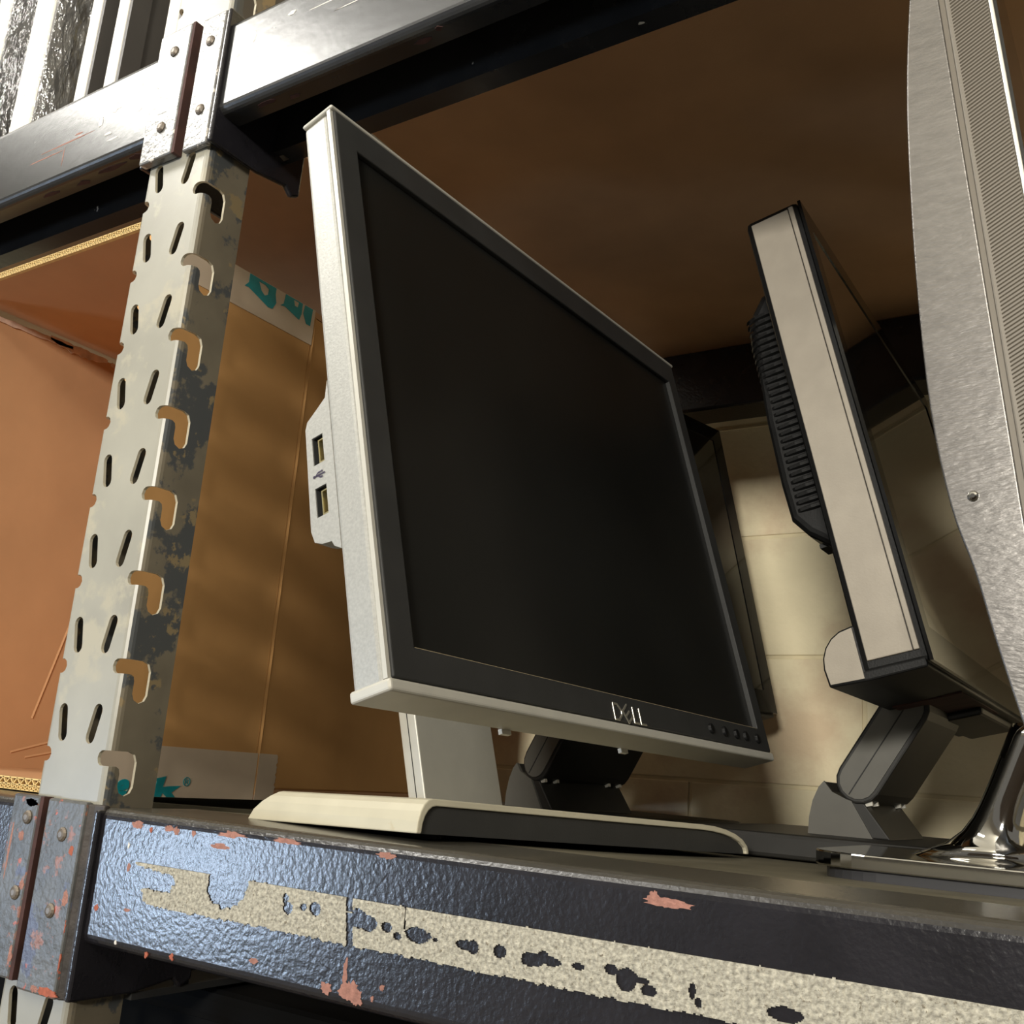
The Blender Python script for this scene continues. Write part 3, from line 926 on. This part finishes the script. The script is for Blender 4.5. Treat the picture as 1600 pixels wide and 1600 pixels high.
# trident mark between the ports
tri = []
for (a0, b0, a1, b1, th) in [(-0.0362, 0.1185, -0.0284, 0.1185, .0004), (-0.0350, 0.1185, -0.0332, 0.1200, .0004), (-0.0332, 0.1200, -0.0312, 0.1200, .0004),
                             (-0.0336, 0.1185, -0.0318, 0.1170, .0004), (-0.0318, 0.1170, -0.0302, 0.1170, .0004)]:
    d = Vector((a1 - a0, b1 - b0)).normalized() * th
    tri.append([(a0 - d.y, b0 + d.x), (a1 - d.y, b1 + d.x), (a1 + d.y, b1 - d.x), (a0 + d.y, b0 - d.x)])
tri.append(arc(-0.0362, 0.1185, 0.0008, 0, 360, 8)[:-1])
tri.append(arc(-0.0305, 0.1200, 0.0006, 0, 360, 8)[:-1])
V, F = [], []
for pl in tri:
    s = len(V)
    V += [(a, 0.0006, b) for a, b in pl]
    F.append(tuple(range(s, s + len(pl))))
mesh("usb_mark", V, F, "ink", m1, T=T1)
# maker's logo: D, tilted E, L, L
lx, lu = 0.1895, 0.0042
lh = 0.0094
V0 = []


def stroke(pts, th=0.0014):
    out = []
    for (a, b), (c, d) in zip(pts, pts[1:]):
        v = Vector((c - a, d - b)).normalized() * th / 2
        out.append([(a - v.y - v.x * .5, b + v.x - v.y * .5), (c - v.y + v.x * .5, d + v.x + v.y * .5), (c + v.y + v.x * .5, d - v.x + v.y * .5), (a + v.y - v.x * .5, b - v.x - v.y * .5)])
    return out


def logo_piece(name, strokes):
    V, F = [], []
    for pl in strokes:
        s = len(V)
        V += [(0.0014, a, b) for a, b in pl] + [(0.0021, a, b) for a, b in pl]
        F += [(s, s + 1, s + 2, s + 3), (s + 7, s + 6, s + 5, s + 4), (s, s + 4, s + 5, s + 1), (s + 1, s + 5, s + 6, s + 2), (s + 2, s + 6, s + 7, s + 3), (s + 3, s + 7, s + 4, s)]
    return mesh(name, V, F, "logo", m1, bevel=0.0003, T=T1)


logo_piece("logo_letter_d", stroke([(lx, lu), (lx, lu + lh)]) + stroke([(lx, lu + lh), (lx + .0045, lu + lh), (lx + .0085, lu + lh * .62), (lx + .0085, lu + lh * .36), (lx + .0045, lu), (lx, lu)]))
ec = Vector((lx + 0.0150, lu + lh * 0.46))


def rot(p, a=38):
    a = math.radians(a)
    return (ec.x + p[0] * math.cos(a) - p[1] * math.sin(a), ec.y + p[0] * math.sin(a) + p[1] * math.cos(a))


logo_piece("logo_letter_e", stroke([rot((-.003, .0045)), rot((-.003, -.0045))]) + stroke([rot((-.003, .0042)), rot((.0042, .0042))]) +
           stroke([rot((-.003, 0)), rot((.0034, 0))]) + stroke([rot((-.003, -.0042)), rot((.0042, -.0042))]))
logo_piece("logo_letter_l", stroke([(lx + .0222, lu + lh), (lx + .0222, lu), (lx + .0275, lu)]))
logo_piece("logo_letter_l", stroke([(lx + .0300, lu + lh), (lx + .0300, lu), (lx + .0360, lu)]))
# control buttons
for wq in (0.316, 0.337, 0.3555, 0.371, 0.391):
    V = [(0.0014, wq + 0.0045 * math.cos(t), 0.0112 + 0.0038 * math.sin(t)) for t in [2 * math.pi * i / 14 for i in range(14)]]
    V += [(0.0034, wq + 0.0022 * math.cos(t) - 0.001, 0.0112 + 0.0030 * math.sin(t)) for t in [2 * math.pi * i / 14 for i in range(14)]]
    mesh("button", V, [tuple(range(28 - 1, 13, -1))] + [(i, (i + 1) % 14, 14 + (i + 1) % 14, 14 + i) for i in range(14)], "black", m1, T=T1, bevel=0.0003)
# small underside tabs, white to stand in for thin highlights
for wq in (0.110, 0.232):
    box("highlight_tab", (-0.0250, wq, -0.0058), (-0.0225, wq + 0.008, -0.0030), "panel_white", m1, T=T1)
# dust along the top edge
for wq, s in [(0.052, .0009), (0.072, .0017), (0.078, .0009), (0.128, .0012), (0.132, .0008)]:
    V, F = [], []
    for q in range(5):
        c = Vector((random.uniform(-.002, 0.0), wq + random.uniform(-.003, .003), H1 + 0.0018 + random.uniform(0, s)))
        a = s * .5
        k = len(V)
        V += [c + Vector((a, 0, -a)), c + Vector((-a, a, -a)), c + Vector((-a, -a, -a)), c + Vector((0, 0, a))]
        F += [(k, k + 1, k + 2), (k, k + 1, k + 3), (k + 1, k + 2, k + 3), (k + 2, k, k + 3)]
    mesh("dust_clump", V, F, "dust", m1, T=T1)
# neck: two-piece blade leaning back
NK0, NK1 = Vector((-0.3965, 0.5175, -0.0181)), Vector((-0.4122, 0.5175, 0.0375))
nd = (NK1 - NK0).normalized()
nw = Vector((0.0, 1.0, 0.0))
nn_ = nw.cross(nd).normalized()
TN = basis(NK0, nn_, nw, nd)
nk = box("neck", (-0.0130, 0.0, -0.012), (0.0, 0.0855, 0.175), "silver_sm", m1, bevel=0.0008, T=TN)
box("neck_seam", (-0.0068, -0.0002, -0.01), (-0.0062, 0.0858, 0.175), "seam", nk, T=TN)
# base: arched silver shell over a dark core
PD1 = Vector((0.1864, 0.9819, -0.0337)).normalized()
E1 = Vector((-0.9821, 0.1853, -0.0324)).normalized()
K1 = Vector((-0.0256, 0.0391, 0.9989))
TB = basis((-0.3167, 0.4133, -0.0303), E1, PD1, K1)   # local (e back, p along, k up)
LB, HB, TH = 0.2990, 0.0168, 0.0034


def arch(off):
    # left end steep, right end a long sweep
    h = HB - off
    out = [(-0.0040 + off, 0.0)] + [(-0.0040 + off + 0.0085 * (1 - math.cos(math.radians(a))), h * math.sin(math.radians(a)) ** 0.9) for a in (18, 36, 54, 72, 90)]
    xe = LB - off
    out += [(xe - 0.056 + 0.056 * math.sin(math.radians(a)), h * (0.0 + math.cos(math.radians(a)) ** 0.85)) for a in (0, 15, 30, 45, 60, 75, 84, 90)]
    return out


po, pi_ = arch(0), arch(TH)
ED = 0.148
V, F = [], []
n = len(po)
# rounded rear corner: the left rim swings in as it rises
for e, pp in ((0.0, po), (0.0, pi_), (ED, po), (ED, pi_)):
    for a, b in pp:
        ee = e - (0.020 * (b / HB) ** 1.5 if e > 0 else 0)
        V.append((ee, a, b))
for i in range(n - 1):
    F += [(i, i + 1, n + i + 1, n + i), (2 * n + i, 3 * n + i, 3 * n + i + 1, 2 * n + i + 1), (i, 2 * n + i, 2 * n + i + 1, i + 1), (n + i, n + i + 1, 3 * n + i + 1, 3 * n + i)]
F += [(0, n, 3 * n, 2 * n), (n - 1, 3 * n - 1, 4 * n - 1, 2 * n - 1)]
bs = mesh("base_shell", V, F, "silver_dirty", m1, T=TB, bevel=0.0007)
bs["label"] = "yellowed silver arched stand base"
core = [(-a * 0 + a, b) for a, b in arch(TH + 0.0002)]
extrude("base_core", [(a, b) for a, b in core], lambda a, b, c: (c, a, b), 0.0022, ED - 0.022, "bezel", m1, T=TB)
for pq, eq in ((0.03, 0.03), (0.03, 0.11), (0.24, 0.03), (0.24, 0.11)):
    cyl("rubber_foot", (eq, pq, -0.0030 if pq < .1 else -0.0025), (0, 0, 1), 0.008, 0.0060, "seam", m1, T=TB)

# ------------------------------------------------------------------ monitor with hinged arm (two of a kind)
F3B, F3W, F3U, F3N = Vector((-0.1299, 0.64, 0.0858)), Vector((-0.0029, 1.0, -0.0019)), Vector((-0.2391, 0.0012, 0.9710)), Vector((0.9710, 0.0033, 0.2390))
T3 = basis(F3B, F3N, F3W, F3U)
H3, W3 = 0.3333, 0.420
SLAB_T = -0.0256
m3 = thing("monitor", (-0.21, 0.85, -0.043), "slim monitor with pale grey side and ribbed black back on charcoal hinged arm", "monitor", "monitors on charcoal hinged arms")
pu = lambda a, b, c: (a, c, b)
box("rear_shell", (-0.0375, 0.001, -0.0035), (0.0022, W3 - 0.001, H3 + 0.001), "black", m3, bevel=0.004, T=T3)
box("side_panel", (-0.0330, -0.0006, 0.0050), (-0.0056, 0.002, H3 - 0.004), "side3", m3, bevel=0.0005, T=T3)
box("side_trim", (-0.0050, -0.0008, 0.0050), (-0.0016, 0.002, H3 - 0.003), "side3", m3, bevel=0.0005, T=T3)
box("side_panel", (-0.0330, W3 - 0.002, 0.0035), (-0.0042, W3 + 0.0006, H3 - 0.004), "side3", m3, bevel=0.0005, T=T3)
plate_with_holes("bezel", [(0.001, -0.003), (W3 - 0.001, -0.003), (W3 - 0.001, H3), (0.001, H3)], [[(0.018, 0.020), (W3 - 0.018, 0.020), (W3 - 0.018, H3 - 0.018), (0.018, H3 - 0.018)]],
                 pn, 0.0020, 0.0042, "gloss", m3, T=T3)
box("screen", (0.0020, 0.012, 0.014), (0.0034, W3 - 0.012, H3 - 0.012), "screen_gl", m3, T=T3)
# ribbed hump on the back
hp = [(-0.036, 0.305), (-0.050, 0.300), (-0.060, 0.288), (-0.0640, 0.270), (-0.0690, 0.200), (-0.0700, 0.150), (-0.0690, 0.122), (-0.0600, 0.108), (-0.036, 0.086)]
hm = extrude("rear_hump", hp, pu, 0.045, W3 - 0.045, "black", m3, bevel=0.006, seg=3, T=T3)
V, F = [], []
NR = 30
ribv = []
for i in range(NR):
    u = 0.125 + i * 0.0054
    nb = -0.0700 + 0.00009 * i * (1 if u > 0.2 else 0.4)
    s = len(V)
    prof = [(-0.040, 0.0442), (-0.052, 0.0440), (-0.0600, 0.0450), (-0.0650, 0.0480), (-0.0675, 0.053)]
    for a, c in prof:
        V += [(a + (0.0 if u < .26 else (u - .26) * .12), c - 0.0012, u), (a + (0.0 if u < .26 else (u - .26) * .12), c - 0.0012, u + 0.0022), (a, c + 0.001, u + 0.0034), (a, c + 0.001, u - 0.0012)]
    for k in range(len(prof) - 1):
        a, b = s + 4 * k, s + 4 * k + 4
        F += [(a, b, b + 1, a + 1), (a + 1, b + 1, b + 2, a + 2), (a + 3, a, b, b + 3)][:3]
rb = mesh("vent_ribs", V, F, "black", hm, T=T3)
box("lock_slot", (-0.0560, 0.055, 0.0985), (-0.044, 0.075, 0.1015), "seam", hm, T=T3)
# rounded lower rear housing
lo = [(-0.0360, 0.0290)] + [(-0.0390 - 0.0215 * math.sin(math.radians(a)), 0.0060 + 0.0225 * math.cos(math.radians(a))) for a in (0, 18, 36, 54, 72, 90)] + [(-0.0595, -0.0055), (-0.0360, -0.0065), (0.000, -0.0060), (0.000, 0.0)] + [(-0.0360, 0.0)]
lh_ = extrude("lower_housing", lo, pu, 0.0012, W3 - 0.0012, "black", m3, bevel=0.0012, T=T3)
li = [(-0.0372, 0.0272)] + [(-0.0390 - 0.0200 * math.sin(math.radians(a)), 0.0060 + 0.0210 * math.cos(math.radians(a))) for a in (0, 18, 36, 54, 72, 90)] + [(-0.0580, -0.0040), (-0.0372, -0.0048)]
extrude("housing_cap", li, pu, 0.0000, 0.0030, "side3", lh_, T=T3)
box("underside_recess", (-0.052, 0.13, -0.0072), (-0.004, W3 - 0.13, -0.0058), "rust", lh_, T=T3)
box("speaker_bar", (-0.046, 0.22, -0.0130), (-0.006, W3 - 0.03, -0.0060), "dark3", m3, bevel=0.003, T=T3)
# arm: rounded bar seen side-on, two-tone
WA0, WA1 = 0.152, 0.268
A0, A1 = Vector((-0.050, -0.008)), Vector((-0.094, -0.050))
d = (A1 - A0).normalized()
q = Vector((-d.y, d.x))


def capsule(r, n=8, ext=0.0):
    out = []
    a1 = math.degrees(math.atan2(d.y, d.x))
    out += [(A1.x + r * math.cos(math.radians(a1 - 90 + 180 * i / n)), A1.y + r * math.sin(math.radians(a1 - 90 + 180 * i / n))) for i in range(n + 1)]
    out += [(A0.x - d.x * ext + r * math.cos(math.radians(a1 + 90 + 180 * i / n)), A0.y - d.y * ext + r * math.sin(math.radians(a1 + 90 + 180 * i / n))) for i in range(n + 1)]
    return out


ar = extrude("arm", capsule(0.0165, ext=0.004), pu, WA0, WA1, "dark3", m3, T=T3, bevel=0.0015)
extrude("arm_cheek", capsule(0.0132, ext=0.003), pu, WA0 - 0.0015, WA0 + 0.001, "stand3", ar, T=T3)
Tc = T3 @ Matrix.Translation((0, 0, 0))
sm = [A0 + d * -0.016 + q * 0.0004, A1 + d * 0.012 + q * 0.0004, A1 + d * 0.012 - q * 0.0004, A0 + d * -0.016 - q * 0.0004]
extrude("arm_seam", [(p.x, p.y) for p in sm], pu, WA0 - 0.0019, WA0, "seam", ar, T=T3)
for wq in (WA0 + 0.004, WA0 + 0.020, WA1 - 0.024, WA1 - 0.008):
    box("hinge_pin", (-0.098, wq, -0.0685), (-0.089, wq + 0.003, -0.060), "silver_sm", ar, T=T3)
cyl("hinge_cap", (-0.041, WA0 + 0.030, -0.012), (0, 1, 0), 0.0065, 0.008, "panel_white", m3, T=T3)
cyl("hinge_barrel", (-0.043, WA0 + 0.01, -0.010), (0, 1, 0), 0.008, 0.095, "dark3", m3, T=T3)
# foot: upright wedge, in world axes
fy0, fy1 = 0.793, 0.905
ft = [(-0.2470, SLAB_T), (-0.2462, SLAB_T + 0.012), (-0.2435, SLAB_T + 0.024), (-0.2390, SLAB_T + 0.034), (-0.2350, SLAB_T + 0.0385), (-0.2290, SLAB_T + 0.0310), (-0.2180, SLAB_T + 0.0262), (-0.2070, SLAB_T + 0.0250), (-0.1880, SLAB_T)]
ft2 = ft[:-2] + [(-0.2150, SLAB_T + 0.0255), (-0.2000, SLAB_T)]
fo = extrude("stand_foot", ft, lambda a, b, c: (a, c, b), fy0 + 0.001, fy1, "dark3", m3, bevel=0.001)
extrude("foot_cheek", ft2, lambda a, b, c: (a, c, b), fy0 - 0.001, fy0 + 0.002, "stand3", fo)
slab = rrect(-0.335, 0.735, -0.105, 0.985, 0.03)
extrude("base_slab", slab, lambda a, b, c: (a, b, c), -0.0425, SLAB_T, "dark3", m3, bevel=0.003)

m2 = copy_tree(m3)
m2["label"] = "dark monitor on a charcoal hinged arm, mostly hidden behind the large silver-sided monitor"
m2.location = (-0.490, 0.872, -0.0440)
m2.rotation_euler = (0, 0, math.radians(-13))

# ------------------------------------------------------------------ right monitor: grey curved back, ribbed bezel edge, chrome stand
m4 = thing("monitor", (-0.075, 0.66, -0.0425), "grey monitor with curved back, ribbed bezel edge and chrome stand, at the right", "monitor")
Y4, D4 = 0.420, 0.480
back = [(-0.0770, 0.432), (-0.0800, 0.400), (-0.0832, 0.366), (-0.0858, 0.321), (-0.0862, 0.278), (-0.0845, 0.217), (-0.0805, 0.158), (-0.0740, 0.116), (-0.0662, 0.089), (-0.0604, 0.064), (-0.0535, 0.037), (-0.0480, 0.018)]
edge4 = [(-0.0781, 0.432), (-0.0715, 0.360), (-0.0628, 0.2745), (-0.0575, 0.207), (-0.0516, 0.1506), (-0.0479, 0.1112), (-0.0395, 0.018)]
fx4 = lambda z: -0.0712 + (0.353 - z) * 0.0945
bk = []
for i in range(len(back) - 1):
    p0, p1, p2, p3 = (Vector(back[max(0, i - 1)]), Vector(back[i]), Vector(back[i + 1]), Vector(back[min(len(back) - 1, i + 2)]))
    for q in range(4):
        t = q / 4
        v = 0.5 * ((2 * p1) + (p2 - p0) * t + (2 * p0 - 5 * p1 + 4 * p2 - p3) * t * t + (3 * p1 - p0 - 3 * p2 + p3) * t ** 3)
        bk.append((v.x, v.y))
back = bk + [back[-1]]
poly = back + [(fx4(z), z) for z in (0.018, 0.1112, 0.207, 0.30, 0.366, 0.432)]
extrude("rear_cover", poly, lambda a, b, c: (a, c, b), Y4, Y4 + D4, "cover4", m4, bevel=0.003, seg=3, angle=50)
P4 = lambda a, z: (fx4(z) + a, z)
extrude("groove", [P4(-0.0005, 0.022), P4(0.0022, 0.022), P4(0.0022, 0.430), P4(-0.0005, 0.430)], lambda a, b, c: (a, c, b), Y4 + 0.0028, Y4 + D4 - 0.003, "rib4", m4)
bz4 = extrude("bezel_edge", [P4(0.0022, 0.018), P4(0.0195, 0.018), P4(0.0195, 0.434), P4(0.0022, 0.434)], lambda a, b, c: (a, c, b), Y4 + 0.0012, Y4 + D4 - 0.001, "rib4", m4, bevel=0.0008)
# fine slanted ribs on the bezel edge
V, F = [], []
z = 0.020
while z < 0.425:
    s = len(V)
    for a, dz in ((0.0042, 0.0), (0.0182, 0.0080)):
        x, zz = fx4(z) + a, z + dz
        V += [(x, Y4 + 0.0013, zz), (x, Y4 + 0.0005, zz + 0.0005), (x, Y4 + 0.0013, zz + 0.0010)]
    F += [(s, s + 3, s + 4, s + 1), (s + 1, s + 4, s + 5, s + 2), (s, s + 1, s + 2), (s + 3, s + 5, s + 4)]
    z += 0.00178
rbs = mesh("edge_ribs", V, F, "rib4", bz4)
rbs["kind"] = "stuff"
extrude("front_trim", [P4(0.0195, 0.018), P4(0.0212, 0.018), P4(0.0212, 0.434), P4(0.0195, 0.434)], lambda a, b, c: (a, c, b), Y4, Y4 + D4, "trim4", m4, bevel=0.0005)
extrude("screen", [P4(0.0213, 0.030), P4(0.0225, 0.030), P4(0.0225, 0.428), P4(0.0213, 0.428)], lambda a, b, c: (a, c, b), Y4 + 0.004, Y4 + D4 - 0.004, "gloss", m4)
# dent in the cover, stood in for by an added chrome dome
cyl("cover_dent", (-0.0655, Y4 + 0.0004, 0.119), (0, -1, 0), 0.0022, 0.0008, "chrome", m4, n=12, dome=0.0010)
# chrome neck: lofted bar with flared foot
CZ = -0.0268
sec = []
for t in range(11):
    k = t / 10
    z = CZ + 0.075 * k
    flare = math.exp(-k * 9.0)
    cx = -0.1010 + 0.030 * k
    hw = 0.0160 + 0.026 * flare
    hy = 0.030 + 0.010 * flare
    sec.append([(cx + hw * math.copysign(abs(math.cos(a)) ** 0.7, math.cos(a)) * (1.0 if math.cos(a) < 0 else 0.8), 0.662 + hy * math.copysign(abs(math.sin(a)) ** 0.7, math.sin(a)), z) for a in [2 * math.pi * i / 28 for i in range(28)]])
V = [p for s in sec for p in s]
F = [tuple(range(28))[::-1], tuple(range(280, 308))]
for k in range(10):
    for i in range(28):
        j = (i + 1) % 28
        F.append((28 * k + i, 28 * k + j, 28 * k + 28 + j, 28 * k + 28 + i))
mesh("stand_neck", V, F, "chrome", m4, smooth=True)
pl = rrect(-0.183, 0.572, 0.060, 0.730, 0.034, 8)
extrude("base_plate", pl, lambda a, b, c: (a, b, c), CZ - 0.0078, CZ, "chrome", m4, bevel=0.0008)
pf = rrect(-0.178, 0.5755, 0.055, 0.726, 0.034, 8)
extrude("base_foot", pf, lambda a, b, c: (a, b, c), -0.0412, CZ - 0.0078, "foot4", m4, bevel=0.001)

# ------------------------------------------------------------------ panels standing on the upper shelf, left of the post
SZ = 0.5110
PG = "flat screens standing on the upper shelf"


def flat_screen(x0, x1, y0, h, label):
    t = thing("flat_screen", ((x0 + x1) / 2, y0 + 0.18, SZ), label, "flat screen", PG)
    box("back_shell", (x0, y0, SZ), (x1 - 0.004, y0 + 0.36, SZ + h), "panel_white", t, bevel=0.003)
    plate_with_holes("frame", [(y0 + 0.001, SZ + 0.001), (y0 + 0.359, SZ + 0.001), (y0 + 0.359, SZ + h - 0.001), (y0 + 0.001, SZ + h - 0.001)],
                     [[(y0 + 0.02, SZ + 0.025), (y0 + 0.34, SZ + 0.025), (y0 + 0.34, SZ + h - 0.02), (y0 + 0.02, SZ + h - 0.02)]],
                     lambda a, b, c: (c, a, b), x1 - 0.004, x1, "panel_dark", t)
    box("screen", (x1 - 0.006, y0 + 0.015, SZ + 0.02), (x1 - 0.002, y0 + 0.345, SZ + h - 0.015), "panel_dark", t)
    return t


flat_screen(-1.018, -0.985, 0.452, 0.42, "film-wrapped white-edged flat screen at far left on the upper shelf")
flat_screen(-0.936, -0.893, 0.450, 0.42, "film-wrapped flat screen with the widest white edge on the upper shelf")
flat_screen(-0.834, -0.812, 0.452, 0.40, "narrow white-edged flat screen just right of the film wrap on the upper shelf")
flat_screen(-0.789, -0.767, 0.452, 0.40, "white-edged flat screen whose dark face shows widest on the upper shelf")
flat_screen(-0.710, -0.688, 0.452, 0.40, "white-edged flat screen standing closest to the post on the upper shelf")


def film(name, pts, z0, z1, label, seed):
    V, F = [], []
    nu, nv = 60, 50
    tot = [0]
    for a, b in zip(pts, pts[1:]):
        tot.append(tot[-1] + (Vector(b) - Vector(a)).length)
    for j in range(nv + 1):
        z = z0 + (z1 - z0) * j / nv
        for i in range(nu + 1):
            s = tot[-1] * i / nu
            k = max(q for q in range(len(pts) - 1) if tot[q] <= s + 1e-9)
            f = (s - tot[k]) / (tot[k + 1] - tot[k])
            p = Vector(pts[k]).lerp(Vector(pts[k + 1]), f)
            w = 0.004 * noise.noise(Vector((s * 55 + z * 22, z * 18, seed))) + 0.002 * noise.noise(Vector((s * 160, z * 60, seed + 5)))
            V.append((p.x + w, p.y - 0.002 + w, z))
    for j in range(nv):
        for i in range(nu):
            a = j * (nu + 1) + i
            F.append((a, a + 1, a + nu + 2, a + nu + 1))
    o = mesh(name, V, F, "film", None, smooth=True)
    return tag(o, label, "plastic film")


film("stretch_film", [(-1.026, 0.60), (-1.026, 0.438), (-0.975, 0.436), (-0.945, 0.438), (-0.882, 0.436), (-0.866, 0.452), (-0.868, 0.62)], SZ + 0.001, SZ + 0.43,
     "crumpled clear stretch film wrapped round the leftmost flat screens", 2.0)

# ------------------------------------------------------------------ added black box that keeps the bay below dark
sc_ = thing("filler_box", (0.0, 0.8, -0.62), "added black filler box in the dark bay under the lower shelf", "case")
box("filler_body", (-0.80, 0.50, -0.62), (0.70, 1.05, -0.150), "case", sc_, bevel=0.01)
box("filler_lid", (-0.805, 0.495, -0.165), (0.705, 1.055, -0.1455), "case", sc_, bevel=0.006)
tag(box("shelf_board", (-0.85, 0.440, -0.632), (0.90, 1.10, -0.622), "board", None, bevel=0.001), "bottom shelf board below the black filler box, mostly out of view", "shelf")
